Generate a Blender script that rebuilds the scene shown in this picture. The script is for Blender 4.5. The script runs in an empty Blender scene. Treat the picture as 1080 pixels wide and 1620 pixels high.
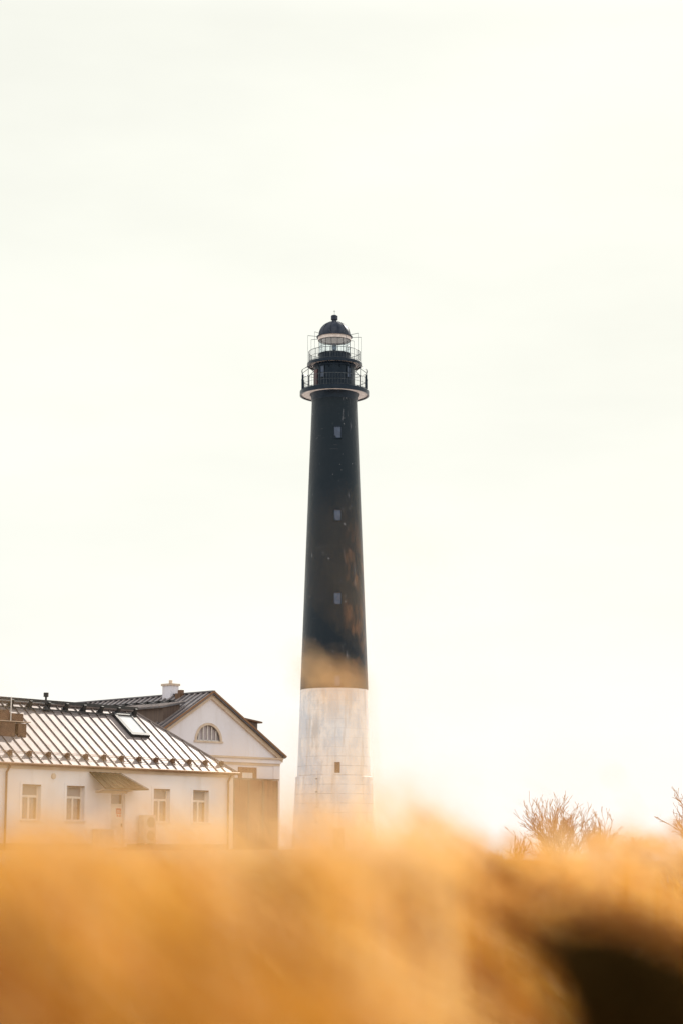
import bpy, bmesh, math, random
import numpy as np
from mathutils import Vector, Matrix, noise
R = math.radians
PI = math.pi
random.seed(7)
rng = np.random.default_rng(7)
scene = bpy.context.scene
C = scene.collection

# ------------------------------------------------------------------ camera
FPX = 3150.0                       # focal length in pixels of the 1620 px high picture
PITCH = math.atan(540 / FPX)
cd = bpy.data.cameras.new('camera')
cd.sensor_fit = 'VERTICAL'; cd.sensor_height = 36; cd.lens = 70
cd.clip_start = 0.02; cd.clip_end = 20000
cd.dof.use_dof = True; cd.dof.focus_distance = 150; cd.dof.aperture_fstop = 3.8
cam = bpy.data.objects.new('camera', cd); C.objects.link(cam)
cam.location = (0, 0, 0)           # the eye is the origin; the ground lies 0.8 m below it
cam.rotation_euler = (R(90) + PITCH, 0, 0)
scene.camera = cam

# ------------------------------------------------------------------ light
SUN_AZ, SUN_EL = R(28), R(34)      # azimuth clockwise from +Y
sdir = Vector((math.sin(SUN_AZ) * math.cos(SUN_EL), math.cos(SUN_AZ) * math.cos(SUN_EL), math.sin(SUN_EL)))
sl = bpy.data.lights.new('sun', 'SUN'); sl.energy = 4.8; sl.angle = R(0.5); sl.color = (1, .93, .82)
so = bpy.data.objects.new('sun', sl); C.objects.link(so)
so.rotation_euler = (-sdir).to_track_quat('-Z', 'Y').to_euler()

w = bpy.data.worlds.new('World'); scene.world = w; w.use_nodes = True
nt = w.node_tree; nt.nodes.clear()
def N(t, **k):
    n = nt.nodes.new(t)
    for a, b in k.items(): setattr(n, a, b)
    return n
L = nt.links.new
sky = N('ShaderNodeTexSky', sky_type='NISHITA', sun_disc=False, sun_elevation=SUN_EL, sun_rotation=SUN_AZ)
sky.air_density = 1.0; sky.dust_density = 4.0
tc = N('ShaderNodeTexCoord'); sep = N('ShaderNodeSeparateXYZ'); L(tc.outputs['Generated'], sep.inputs[0])
mp = N('ShaderNodeMapping'); mp.inputs['Scale'].default_value = (2.2, 2.2, 7); L(tc.outputs['Generated'], mp.inputs[0])
nz = N('ShaderNodeTexNoise'); nz.inputs['Scale'].default_value = 1.6; nz.inputs['Detail'].default_value = 5; L(mp.outputs[0], nz.inputs['Vector'])
ramp = N('ShaderNodeValToRGB')     # thin bright overcast: whiter and brighter towards the horizon
e = ramp.color_ramp.elements
e[0].position = 0.0; e[0].color = (.71, .68, .645, 1)
e[1].position = 1.0; e[1].color = (.5, .51, .53, 1)
for p, c in ((.06, (.70, .685, .645, 1)), (.09, (.685, .68, .63, 1)), (.125, (.652, .655, .600, 1)), (.25, (.638, .643, .582, 1)), (.40, (.640, .645, .585, 1)), (.5, (.90, .89, .84, 1)), (.65, (.70, .70, .70, 1))):
    q = e.new(p); q.color = c
L(sep.outputs['Z'], ramp.inputs['Fac'])
cl = N('ShaderNodeMapRange'); cl.inputs['From Min'].default_value = .35; cl.inputs['From Max'].default_value = .65
cl.inputs['To Min'].default_value = 1.42; cl.inputs['To Max'].default_value = 1.56; L(nz.outputs['Fac'], cl.inputs['Value'])
bg1 = N('ShaderNodeBackground'); L(ramp.outputs[0], bg1.inputs[0]); L(cl.outputs[0], bg1.inputs[1])
bg2 = N('ShaderNodeBackground'); L(sky.outputs[0], bg2.inputs[0]); bg2.inputs[1].default_value = .003
ad = N('ShaderNodeAddShader'); L(bg1.outputs[0], ad.inputs[0]); L(bg2.outputs[0], ad.inputs[1])
wo = N('ShaderNodeOutputWorld'); L(ad.outputs[0], wo.inputs[0])

scene.view_settings.view_transform = 'Standard'; scene.view_settings.look = 'None'
scene.view_settings.exposure = 0.0; scene.view_settings.gamma = 1
scene.render.engine = 'CYCLES'
scene.cycles.use_denoising = True
scene.cycles.max_bounces = 8; scene.cycles.transparent_max_bounces = 16

def ray(px, py, Y):
    """the world point seen at a pixel of the photograph, Y metres in front of the camera"""
    a = (px - 540) / FPX; b = (810 - py) / FPX; c, s = math.cos(PITCH), math.sin(PITCH)
    d = Vector((a, c - b * s, s + b * c)); return d * (Y / d.y)

# ------------------------------------------------------------------ materials
def mat(name, col, rough=.6, metal=0., spec=.5, col2=None, scale=2., detail=6, lo=.4, hi=.62, stretch=(1, 1, 1), bump=0., bscale=20., coord='Object'):
    m = bpy.data.materials.new(name); m.use_nodes = True; t = m.node_tree; b = t.nodes['Principled BSDF']
    b.inputs['Base Color'].default_value = (*col, 1); b.inputs['Roughness'].default_value = rough
    b.inputs['Metallic'].default_value = metal; b.inputs['Specular IOR Level'].default_value = spec
    tc = t.nodes.new('ShaderNodeTexCoord'); mp = t.nodes.new('ShaderNodeMapping'); mp.inputs['Scale'].default_value = stretch
    t.links.new(tc.outputs[coord], mp.inputs[0])
    if col2 is not None:
        n = t.nodes.new('ShaderNodeTexNoise'); n.inputs['Scale'].default_value = scale; n.inputs['Detail'].default_value = detail
        t.links.new(mp.outputs[0], n.inputs['Vector'])
        r = t.nodes.new('ShaderNodeMapRange'); r.inputs['From Min'].default_value = lo; r.inputs['From Max'].default_value = hi
        t.links.new(n.outputs['Fac'], r.inputs['Value'])
        x = t.nodes.new('ShaderNodeMix'); x.data_type = 'RGBA'; x.inputs['A'].default_value = (*col, 1); x.inputs['B'].default_value = (*col2, 1)
        t.links.new(r.outputs[0], x.inputs['Factor']); t.links.new(x.outputs['Result'], b.inputs['Base Color'])
    if bump:
        n = t.nodes.new('ShaderNodeTexNoise'); n.inputs['Scale'].default_value = bscale; n.inputs['Detail'].default_value = 6
        t.links.new(mp.outputs[0], n.inputs['Vector'])
        bp = t.nodes.new('ShaderNodeBump'); bp.inputs['Strength'].default_value = bump; bp.inputs['Distance'].default_value = .02
        t.links.new(n.outputs['Fac'], bp.inputs['Height']); t.links.new(bp.outputs[0], b.inputs['Normal'])
    return m

class T:      # small node-tree writer
    def __init__(s, m): s.t = m.node_tree
    def n(s, ty, ins=None, **k):
        n = s.t.nodes.new(ty)
        for a, b in k.items(): setattr(n, a, b)
        for a, b in (ins or {}).items():
            if isinstance(b, bpy.types.NodeSocket): s.t.links.new(b, n.inputs[a])
            else: n.inputs[a].default_value = b
        return n
    def math(s, op, a, b=0.): 
        return s.n('ShaderNodeMath', {0: a, 1: b}, operation=op).outputs[0]
    def noise(s, v, sc, det=6, st=(1, 1, 1), rough=.55):
        m = s.n('ShaderNodeMapping', {0: v, 'Scale': st})
        return s.n('ShaderNodeTexNoise', {'Vector': m.outputs[0], 'Scale': sc, 'Detail': det, 'Roughness': rough}).outputs['Fac']
    def rng(s, v, a, b, c=0., d=1.):
        return s.n('ShaderNodeMapRange', {'Value': v, 'From Min': a, 'From Max': b, 'To Min': c, 'To Max': d}).outputs[0]
    def mix(s, f, a, b):
        n = s.t.nodes.new('ShaderNodeMix'); n.data_type = 'RGBA'
        for k, v in (('Factor', f), ('A', a), ('B', b)):
            if isinstance(v, bpy.types.NodeSocket): s.t.links.new(v, n.inputs[k])
            else: n.inputs[k].default_value = v if k == 'Factor' else (*v, 1)
        return n.outputs['Result']

def black_paint():
    m = mat('weathered_black_paint', (.006, .010, .020), .36, 0, .30); t = T(m); b = t.t.nodes['Principled BSDF']
    tc = t.n('ShaderNodeTexCoord').outputs['Object']; sp = t.n('ShaderNodeSeparateXYZ', {0: tc}).outputs
    big = t.noise(tc, .35, 5, (1, 1, .6)); c = t.mix(t.rng(big, .4, .65), (.005, .009, .014), (.012, .015, .020))
    # rust and ochre lichen on the weather side, below the upper third
    side = t.rng(sp['X'], .7, 1.35); low = t.rng(sp['Z'], 33, 26)
    ru = t.rng(t.noise(tc, .9, 8, (1, 1, .45), .65), .47, .62)
    f = t.math('MULTIPLY', t.math('MULTIPLY', side, low), ru)
    c = t.mix(t.math('MULTIPLY', f, .75), c, (.15, .07, .035))
    # vertical grey scuffs
    sc_ = t.rng(t.noise(tc, 2.2, 9, (1, 1, .16), .7), .60, .68); band = t.math('MULTIPLY', t.rng(sp['X'], .5, .9), t.rng(sp['X'], 2.2, 1.2))
    c = t.mix(t.math('MULTIPLY', t.math('MULTIPLY', sc_, band), .8), c, (.24, .24, .27))
    ch = t.rng(t.noise(tc, 3.1, 6, (1, 1, .8), .6), .68, .71); c = t.mix(t.math('MULTIPLY', ch, .8), c, (.28, .28, .30))
    ho = t.rng(t.noise(tc, 1.0, 7, (.5, .5, 5), .6), .64, .70); c = t.mix(t.math('MULTIPLY', ho, .3), c, (.13, .12, .13))
    t.t.links.new(c, b.inputs['Base Color'])
    rr = t.rng(big, .3, .7, .30, .48); t.t.links.new(rr, b.inputs['Roughness'])
    bp = t.n('ShaderNodeBump', {'Height': t.noise(tc, 3, 8, (1, 1, .6)), 'Strength': .5, 'Distance': .05}); t.t.links.new(bp.outputs[0], b.inputs['Normal'])
    return m
def white_concrete():
    m = mat('peeling_white_concrete', (.6, .56, .53), .75); t = T(m); b = t.t.nodes['Principled BSDF']
    tc = t.n('ShaderNodeTexCoord').outputs['Object']; sp = t.n('ShaderNodeSeparateXYZ', {0: tc}).outputs
    a = t.rng(t.noise(tc, .55, 8, (1, 1, .6), .62), .42, .6); c = t.mix(a, (.82, .77, .75), (.60, .61, .66))
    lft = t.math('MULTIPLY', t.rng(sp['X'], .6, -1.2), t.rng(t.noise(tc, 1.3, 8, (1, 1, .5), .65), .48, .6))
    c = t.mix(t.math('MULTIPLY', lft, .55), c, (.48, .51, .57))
    st = t.rng(t.noise(tc, 1.8, 8, (1, 1, .12), .6), .52, .66); c = t.mix(t.math('MULTIPLY', st, .45), c, (.50, .40, .33))
    # pour joints of the concrete lifts, drawn unevenly
    fz = t.math('FRACT', t.math('DIVIDE', sp['Z'], .87)); ln = t.math('LESS_THAN', fz, .06)
    ln = t.math('MULTIPLY', ln, t.rng(t.noise(tc, .8, 4), .36, .6)); lo = t.rng(sp['Z'], 10, 7.5, .25, 1)
    c = t.mix(t.math('MULTIPLY', t.math('MULTIPLY', ln, lo), .7), c, (.25, .2, .18))
    t.t.links.new(c, b.inputs['Base Color'])
    bp = t.n('ShaderNodeBump', {'Height': t.noise(tc, 4, 8), 'Strength': .4, 'Distance': .04}); t.t.links.new(bp.outputs[0], b.inputs['Normal'])
    return m
def grass_mat(name, cols, trans=.5, clump=.25, dark=(.62, .47, .32)):
    m = bpy.data.materials.new(name); m.use_nodes = True; t = T(m); t.t.nodes.clear()
    g = t.n('ShaderNodeNewGeometry'); r = t.n('ShaderNodeValToRGB', {'Fac': g.outputs['Random Per Island']})
    el = r.color_ramp.elements; el[0].color = (*cols[0], 1); el[1].color = (*cols[-1], 1)
    for i, c in enumerate(cols[1:-1]): q = el.new((i + 1) / (len(cols) - 1)); q.color = (*c, 1)
    tc = t.n('ShaderNodeTexCoord').outputs['Object']; cf = t.rng(t.noise(tc, clump, 3, (1, .5, 1.6)), .36, .62)
    mm = t.t.nodes.new('ShaderNodeMix'); mm.data_type = 'RGBA'; mm.blend_type = 'MULTIPLY'; mm.inputs['Factor'].default_value = 1
    t.t.links.new(r.outputs[0], mm.inputs['A']); t.t.links.new(t.mix(cf, dark, (1, 1, 1)), mm.inputs['B']); r = type('o', (), {'outputs': [mm.outputs['Result']]})
    d = t.n('ShaderNodeBsdfDiffuse', {'Color': r.outputs[0]}); tr = t.n('ShaderNodeBsdfTranslucent', {'Color': r.outputs[0]})
    x = t.n('ShaderNodeMixShader', {0: trans, 1: d.outputs[0], 2: tr.outputs[0]})
    gl = t.n('ShaderNodeBsdfGlossy', {'Color': (1, .75, .45, 1), 'Roughness': .4}); y = t.n('ShaderNodeMixShader', {0: .04, 1: x.outputs[0], 2: gl.outputs[0]})
    o = t.n('ShaderNodeOutputMaterial', {0: y.outputs[0]}); return m

M = dict(
    black=black_paint(), concrete=white_concrete(),
    iron=mat('painted_iron', (.003, .008, .018), .32, 0, .3, (.010, .016, .028), 1.5),
    dome=mat('dome_copper_grey', (.024, .030, .048), .55, 0, .25, (.05, .056, .075), 2.2, stretch=(1, 1, .4)),
    redrust=mat('faded_red_door_paint', (.10, .03, .035), .5, col2=(.05, .03, .04), scale=3),
    soffit=mat('white_soffit', (.80, .72, .70), .6, col2=(.62, .55, .52), scale=2),
    whitemetal=mat('white_metal', (.72, .68, .66), .4, col2=(.58, .54, .52), scale=3),
    rail=mat('painted_rail', (.05, .065, .08), .5, .0, .3, col2=(.09, .105, .12), scale=4),
    plaster=mat('white_plaster', (.87, .86, .92), .85, col2=(.79, .77, .83), scale=.6, lo=.35, hi=.75, bump=.15, bscale=9),
    plaster2=mat('white_plaster_old', (.82, .80, .88), .85, col2=(.73, .70, .77), scale=.35, lo=.35, hi=.75, stretch=(1, 1, .5), bump=.15, bscale=9),
    plinth=mat('grey_plinth', (.34, .28, .24), .85, col2=(.24, .2, .18), scale=2),
    trim=mat('cream_trim', (.66, .54, .44), .7, col2=(.58, .45, .35), scale=1.5),
    frame=mat('white_window_frame', (.76, .72, .70), .45, col2=(.66, .62, .6), scale=5),
    brown=mat('brown_painted_metal', (.17, .085, .045), .6, .0, col2=(.12, .06, .03), scale=3),
    gutter=mat('copper_brown_gutter', (.22, .11, .05), .4, .3, col2=(.24, .12, .06), scale=2.5),
    darkmetal=mat('dark_roof_fitting', (.018, .02, .022), .5, col2=(.035, .03, .03), scale=4),
    dormer=mat('brown_dormer_cladding', (.13, .085, .065), .6, col2=(.09, .06, .05), scale=2, stretch=(6, 6, .3)),
    timber=mat('brown_timber_boards', (.25, .10, .045), .8, col2=(.17, .065, .03), scale=1.5, stretch=(5, 5, .25), bump=.3, bscale=6),
    casing=mat('grey_unit_casing', (.55, .50, .46), .5, col2=(.45, .40, .36), scale=4),
    fan=mat('dark_fan_grille', (.07, .05, .04), .6, col2=(.12, .09, .07), scale=8),
    red=mat('red_notice', (.55, .06, .04), .5, col2=(.45, .05, .04), scale=6),
    canopy=mat('olive_brown_canopy', (.085, .055, .024), .9, 0, .08, col2=(.06, .038, .018), scale=1.5),
    lens=mat('lens_brass', (.10, .16, .24), .15, .4, col2=(.16, .2, .26), scale=5),
    bark=mat('dry_shrub_bark', (.58, .29, .09), .8, col2=(.66, .36, .13), scale=3),
)
def roof_metal(name, a, b2, rough, metal):
    m = mat(name, a, rough, metal); t = T(m); b = t.t.nodes['Principled BSDF']
    tc = t.n('ShaderNodeTexCoord').outputs['Object']
    sp = t.n('ShaderNodeSeparateXYZ', {0: tc}).outputs
    pan = t.math('FLOOR', t.math('DIVIDE', sp['X'], .578)); wn = t.n('ShaderNodeTexWhiteNoise', {'W': pan}, noise_dimensions='1D').outputs['Value']
    f = t.math('ADD', t.math('MULTIPLY', wn, .35), t.rng(t.noise(tc, 1.2, 7, (1, 1, 1)), .35, .7, 0, .65))
    t.t.links.new(t.mix(f, a, b2), b.inputs['Base Color'])
    t.t.links.new(t.rng(t.noise(tc, 2.5, 6), .3, .7, rough - .07, rough + .1), b.inputs['Roughness'])
    bp = t.n('ShaderNodeBump', {'Height': t.noise(tc, 1.6, 3), 'Strength': .25, 'Distance': .03}); t.t.links.new(bp.outputs[0], b.inputs['Normal'])
    return m
def stain(m, amt):
    t = T(m); b = t.t.nodes['Principled BSDF']; src = b.inputs['Base Color'].links[0].from_socket
    tc = t.n('ShaderNodeTexCoord').outputs['Object']
    d1_ = t.rng(t.noise(tc, 1.1, 9, (1, 1, .14), .65), .52, .70); d2_ = t.rng(t.noise(tc, .7, 8, (1, 1, 1), .6), .5, .7)
    c = t.mix(t.math('MULTIPLY', d1_, amt), src, (.46, .40, .36)); c = t.mix(t.math('MULTIPLY', d2_, amt * .8), c, (.62, .56, .54))
    t.t.links.new(c, b.inputs['Base Color'])
stain(M['plaster'], .22); stain(M['plaster2'], .25)
M['roof'] = roof_metal('zinc_seam_roof', (.35, .295, .28), (.24, .205, .20), .5, .25)
M['roof2'] = roof_metal('dark_seam_roof', (.16, .15, .16), (.10, .10, .12), .3, .5)
M['seam'] = mat('seam_edge', (.15, .105, .085), .5, .2, col2=(.10, .07, .06), scale=3)
def glass(name, base, rough=.05):
    m = mat(name, base, rough, 0, .45, col2=tuple(v * .7 for v in base), scale=1.3); return m
M['pane'] = glass('window_pane', (.27, .24, .25))
for k_ in ('black', 'iron', 'dome'): M[k_].node_tree.nodes['Principled BSDF'].inputs['Specular Tint'].default_value = (.68, .84, 1, 1)
M['tpane'] = glass('tower_pane', (.07, .10, .17), .25)
M['atticpane'] = glass('attic_pane', (.44, .38, .40), .2)
M['skypane'] = mat('skylight_pane', (.75, .75, .75), .12, 0, 1, col2=(.65, .66, .68), scale=2)
def clear_glass():
    m = bpy.data.materials.new('clear_lantern_glass'); m.use_nodes = True; t = T(m); t.t.nodes.clear()
    fr = t.n('ShaderNodeLayerWeight', {'Blend': .3}); nn = t.n('ShaderNodeTexCoord'); z = t.noise(nn.outputs['Object'], 3, 3)
    tr = t.n('ShaderNodeBsdfTransparent', {'Color': (.95, .985, 1, 1)}); gl = t.n('ShaderNodeBsdfGlossy', {'Roughness': .05, 'Color': (.9, .95, 1, 1)})
    f = t.math('ADD', t.math('MULTIPLY', fr.outputs['Facing'], .35), t.math('MULTIPLY', z, .08))
    x = t.n('ShaderNodeMixShader', {0: f, 1: tr.outputs[0], 2: gl.outputs[0]}); t.n('ShaderNodeOutputMaterial', {0: x.outputs[0]}); return m
M['glass'] = clear_glass()
M['field'] = grass_mat('dry_golden_grass', [(.80, .42, .085), (.90, .52, .13), (.94, .62, .20), (.70, .32, .05), (.86, .46, .09), (.78, .40, .07)], .55)
M['neargrass'] = grass_mat('amber_grass_stems', [(.86, .40, .035), (.94, .50, .06), (.98, .66, .14), (.70, .28, .02), (.90, .43, .04), (.42, .15, .01)], .55, 9., (.34, .20, .10))
M['plume'] = grass_mat('seed_plume', [(.95, .55, .13), (.98, .70, .26), (.90, .44, .07)], .55, 5., (.8, .7, .6))
M['veilplume'] = grass_mat('pale_veil_plume', [(.97, .70, .38), (.98, .78, .50), (.95, .62, .28)], .55, 5., (.9, .85, .8))
M['brownplume'] = grass_mat('brown_seed_plume', [(.50, .22, .05), (.36, .14, .03), (.62, .30, .08)], .35, 5., (.6, .5, .4))
M['darkleaf'] = mat('dark_gap_leaf', (.085, .048, .015), 1, 0, .0, col2=(.045, .030, .010), scale=20)
def soil():
    m = mat('dry_soil_and_thatch', (.30, .21, .12), .95, col2=(.20, .14, .08), scale=.8, detail=10, lo=.4, hi=.6, bump=.6, bscale=4); t = T(m); b = t.t.nodes['Principled BSDF']
    src = b.inputs['Base Color'].links[0].from_socket; tc = t.n('ShaderNodeTexCoord').outputs['Object']
    ln = t.n('ShaderNodeVectorMath', {0: tc}, operation='LENGTH').outputs['Value']; ed = t.math('ADD', ln, t.math('MULTIPLY', t.noise(tc, .03, 4), 60))
    peb = t.mix(t.rng(t.noise(tc, 1.5, 9), .35, .65), (.62, .58, .55), (.50, .47, .46))      # unseen limestone shingle, put in pale to bounce light up under the galleries
    t.t.links.new(t.mix(t.rng(ed, 165, 200), src, peb), b.inputs['Base Color']); return m
M['soil'] = soil()

# ------------------------------------------------------------------ mesh writer
class MB:
    def __init__(s): s.bm = bmesh.new()
    def box(s, x0, x1, y0, y1, z0, z1):
        v = [s.bm.verts.new(p) for p in ((x0, y0, z0), (x1, y0, z0), (x1, y1, z0), (x0, y1, z0), (x0, y0, z1), (x1, y0, z1), (x1, y1, z1), (x0, y1, z1))]
        for f in ((0, 3, 2, 1), (4, 5, 6, 7), (0, 1, 5, 4), (1, 2, 6, 5), (2, 3, 7, 6), (3, 0, 4, 7)): s.bm.faces.new([v[i] for i in f])
        return s
    def hexa(s, pts):     # 8 points ordered like box
        v = [s.bm.verts.new(p) for p in pts]
        for f in ((0, 3, 2, 1), (4, 5, 6, 7), (0, 1, 5, 4), (1, 2, 6, 5), (2, 3, 7, 6), (3, 0, 4, 7)): s.bm.faces.new([v[i] for i in f])
        return s
    def slab(s, poly, th):     # planar polygon extruded against its normal by th
        poly = [Vector(p) for p in poly]; n = (poly[1] - poly[0]).cross(poly[2] - poly[0]).normalized(); n = -n if n.z < 0 else n
        a = [s.bm.verts.new(p) for p in poly]; b = [s.bm.verts.new(p - n * th) for p in poly]
        s.bm.faces.new(a); s.bm.faces.new(b[::-1]); k = len(a)
        for i in range(k): s.bm.faces.new((a[i], b[i], b[(i + 1) % k], a[(i + 1) % k]))
        return s
    def bar(s, p, q, wx, wz=None, up=(0, 0, 1)):
        p, q = Vector(p), Vector(q); d = (q - p).normalized(); upv = Vector(up)
        if abs(d.dot(upv)) > .98: upv = Vector((0, 1, 0))
        a = d.cross(upv).normalized(); b = a.cross(d).normalized(); wz = wz or wx; a *= wx / 2; b *= wz / 2
        return s.hexa([p - a - b, p + a - b, p + a + b, p - a + b, q - a - b, q + a - b, q + a + b, q - a + b])
    def tube(s, p, q, r, r2=None, n=8, cap=True):
        p, q = Vector(p), Vector(q); r2 = r if r2 is None else r2; d = (q - p).normalized()
        up = Vector((0, 0, 1)) if abs(d.z) < .95 else Vector((1, 0, 0)); a = d.cross(up).normalized(); b = d.cross(a)
        A = [s.bm.verts.new(p + (a * math.cos(2 * PI * i / n) + b * math.sin(2 * PI * i / n)) * r) for i in range(n)]
        B = [s.bm.verts.new(q + (a * math.cos(2 * PI * i / n) + b * math.sin(2 * PI * i / n)) * r2) for i in range(n)]
        for i in range(n): s.bm.faces.new((A[i], A[(i + 1) % n], B[(i + 1) % n], B[i]))
        if cap: s.bm.faces.new(A[::-1]); s.bm.faces.new(B)
        return s
    def lathe(s, prof, n=64, cx=0, cy=0, closed=False):
        rings = [[s.bm.verts.new((cx + r * math.cos(2 * PI * i / n), cy + r * math.sin(2 * PI * i / n), z)) for i in range(n)] for r, z in prof]
        k = len(rings)
        for j in range(k if closed else k - 1):
            A, B = rings[j], rings[(j + 1) % k]
            for i in range(n): s.bm.faces.new((A[i], A[(i + 1) % n], B[(i + 1) % n], B[i]))
        return s
    def ring(s, r, z, t, n=64, sec=6):     # a thin torus
        return s.lathe([(r + t * math.cos(2 * PI * i / sec), z + t * math.sin(2 * PI * i / sec)) for i in range(sec)], n, closed=True)
    def build(s, name, m, parent=None, smooth=False, bevel=0, label=None):
        bmesh.ops.recalc_face_normals(s.bm, faces=s.bm.faces)
        me = bpy.data.meshes.new(name); s.bm.to_mesh(me); s.bm.free(); me.materials.append(m)
        if smooth:
            me.polygons.foreach_set('use_smooth', [True] * len(me.polygons)); me.set_sharp_from_angle(angle=R(35))
        o = bpy.data.objects.new(name, me); C.objects.link(o)
        if parent: o.parent = parent
        if bevel:
            b = o.modifiers.new('bevel', 'BEVEL'); b.width = bevel; b.segments = 2; b.limit_method = 'ANGLE'
        if label: o['label'] = label
        return o
def tag(o, label, cat, group=None, kind=None):
    if label: o['label'] = label
    if cat: o['category'] = cat
    if group: o['group'] = group
    if kind: o['kind'] = kind
    return o
def empty(name, loc, rz=0, **k):
    o = bpy.data.objects.new(name, None); C.objects.link(o); o.location = loc; o.rotation_euler = (0, 0, rz); o.empty_display_size = .3
    return tag(o, **k) if k else o
def dup(o, parent=None, loc=None, rz=None):
    c = o.copy(); C.objects.link(c); c.parent = parent
    if loc is not None: c.location = loc
    if rz is not None: c.rotation_euler = (0, 0, rz)
    for ch in list(o.children): dup(ch, c)
    return c

# ------------------------------------------------------------------ ground
def ground_z(x, y):
    r = math.hypot(x, y)
    def sm(a, b, v): v = min(1, max(0, (v - a) / (b - a))); return v * v * (3 - 2 * v)
    z = -.80 + .28 * sm(3, 60, r)
    built = sm(60, 84, r) * sm(9, -1, x - (r - 100) * .10) * (1 - sm(230, 300, r))
    z += built * .66
    z += (1 - built) * (-.15 * sm(80, 300, r))
    if r > 6: z += .05 * noise.noise(Vector((x * .06, y * .06, 0))) * sm(6, 20, r)
    return z
bm = bmesh.new(); NA = 144; rs = [0.] + [.5 * 1.105 ** i for i in range(90)]; rings = []
for r in rs:
    rings.append([bm.verts.new((r * math.sin(2 * PI * a / NA), r * math.cos(2 * PI * a / NA), ground_z(r * math.sin(2 * PI * a / NA), r * math.cos(2 * PI * a / NA)))) for a in range(NA)] if r else [bm.verts.new((0, 0, ground_z(0, 0)))])
for a in range(NA): bm.faces.new((rings[0][0], rings[1][(a + 1) % NA], rings[1][a]))
for i in range(1, len(rings) - 1):
    for a in range(NA): bm.faces.new((rings[i][a], rings[i][(a + 1) % NA], rings[i + 1][(a + 1) % NA], rings[i + 1][a]))
g = MB(); g.bm.free(); g.bm = bm; gr = g.build('ground', M['soil'], smooth=True); gr['kind'] = 'structure'

# ------------------------------------------------------------------ lighthouse
TB = Vector((-.68, 190, .22))
lh = empty('lighthouse', TB, 0, label='tall round lighthouse, black above and white below, with two railed galleries and a domed lantern', cat='lighthouse')
MB().lathe([(4.06, -1.2), (4.04, 0), (3.98, .8), (3.86, 3), (3.66, 6.62), (3.68, 6.64), (3.68, 6.86), (3.5, 6.95)], 96).build('plinth', M['concrete'], lh, True)
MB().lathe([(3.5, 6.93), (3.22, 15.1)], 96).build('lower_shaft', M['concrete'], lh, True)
prof = [(3.225 + (2.18 - 3.225) * i / 20, 15.1 + (43.7 - 15.1) * i / 20) for i in range(21)]
MB().lathe(prof, 96).build('upper_shaft', M['black'], lh, True)
def shaft_r(z): return 3.5 - (z - 6.93) * .0343 if z < 15.1 else 3.225 - (z - 15.1) * .03654
for z, hh, ww, dark in ((39.75, 1.08, .60, 0), (31.6, 1.0, .60, 0), (23.55, 1.05, .62, 0), (15.75, .92, .5, 0), (7.65, 1.0, .50, 1)):
    r = shaft_r(z) - .02; x = .30; y = -math.sqrt(r * r - x * x)
    f = MB()
    f.box(x - ww / 2 - .06, x - ww / 2, y - .10, y + .35, z - hh / 2, z + hh / 2).box(x + ww / 2, x + ww / 2 + .06, y - .10, y + .35, z - hh / 2, z + hh / 2)
    f.box(x - ww / 2 - .09, x + ww / 2 + .09, y - .13, y + .35, z - hh / 2 - .09, z - hh / 2).box(x - ww / 2 - .07, x + ww / 2 + .07, y - .15, y + .35, z + hh / 2, z + hh / 2 + .08)
    fo = f.build('window', M['concrete'] if dark else M['iron'], lh)
    MB().box(x - ww / 2 + .002, x + ww / 2 - .002, y - .05, y + .3, z - hh / 2 + .002, z + hh / 2 - .002).build('pane', M['brown'] if dark else M['tpane'], fo)
MB().tube((-1.62, -3.62, -.5), (-1.62, -3.42, 7.0), .055).tube((-1.62, -3.42, 7.0), (-1.6, -3.12, 7.35), .055).build('conduit', M['whitemetal'], lh)
for z in (1.2, 2.6, 4.0, 5.4, 6.6): MB().box(-1.72, -1.52, -3.68 + .0267 * z, -3.4, z - .04, z + .04).build('conduit_clip', M['rail'], lh)
# door in the plinth
d = MB().box(-.05, .95, -4.09, -3.7, -.2, 2.05).build('door', M['brown'], lh); MB().box(.78, .84, -4.14, -4.08, .95, 1.05).build('handle', M['rail'], d)
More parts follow.
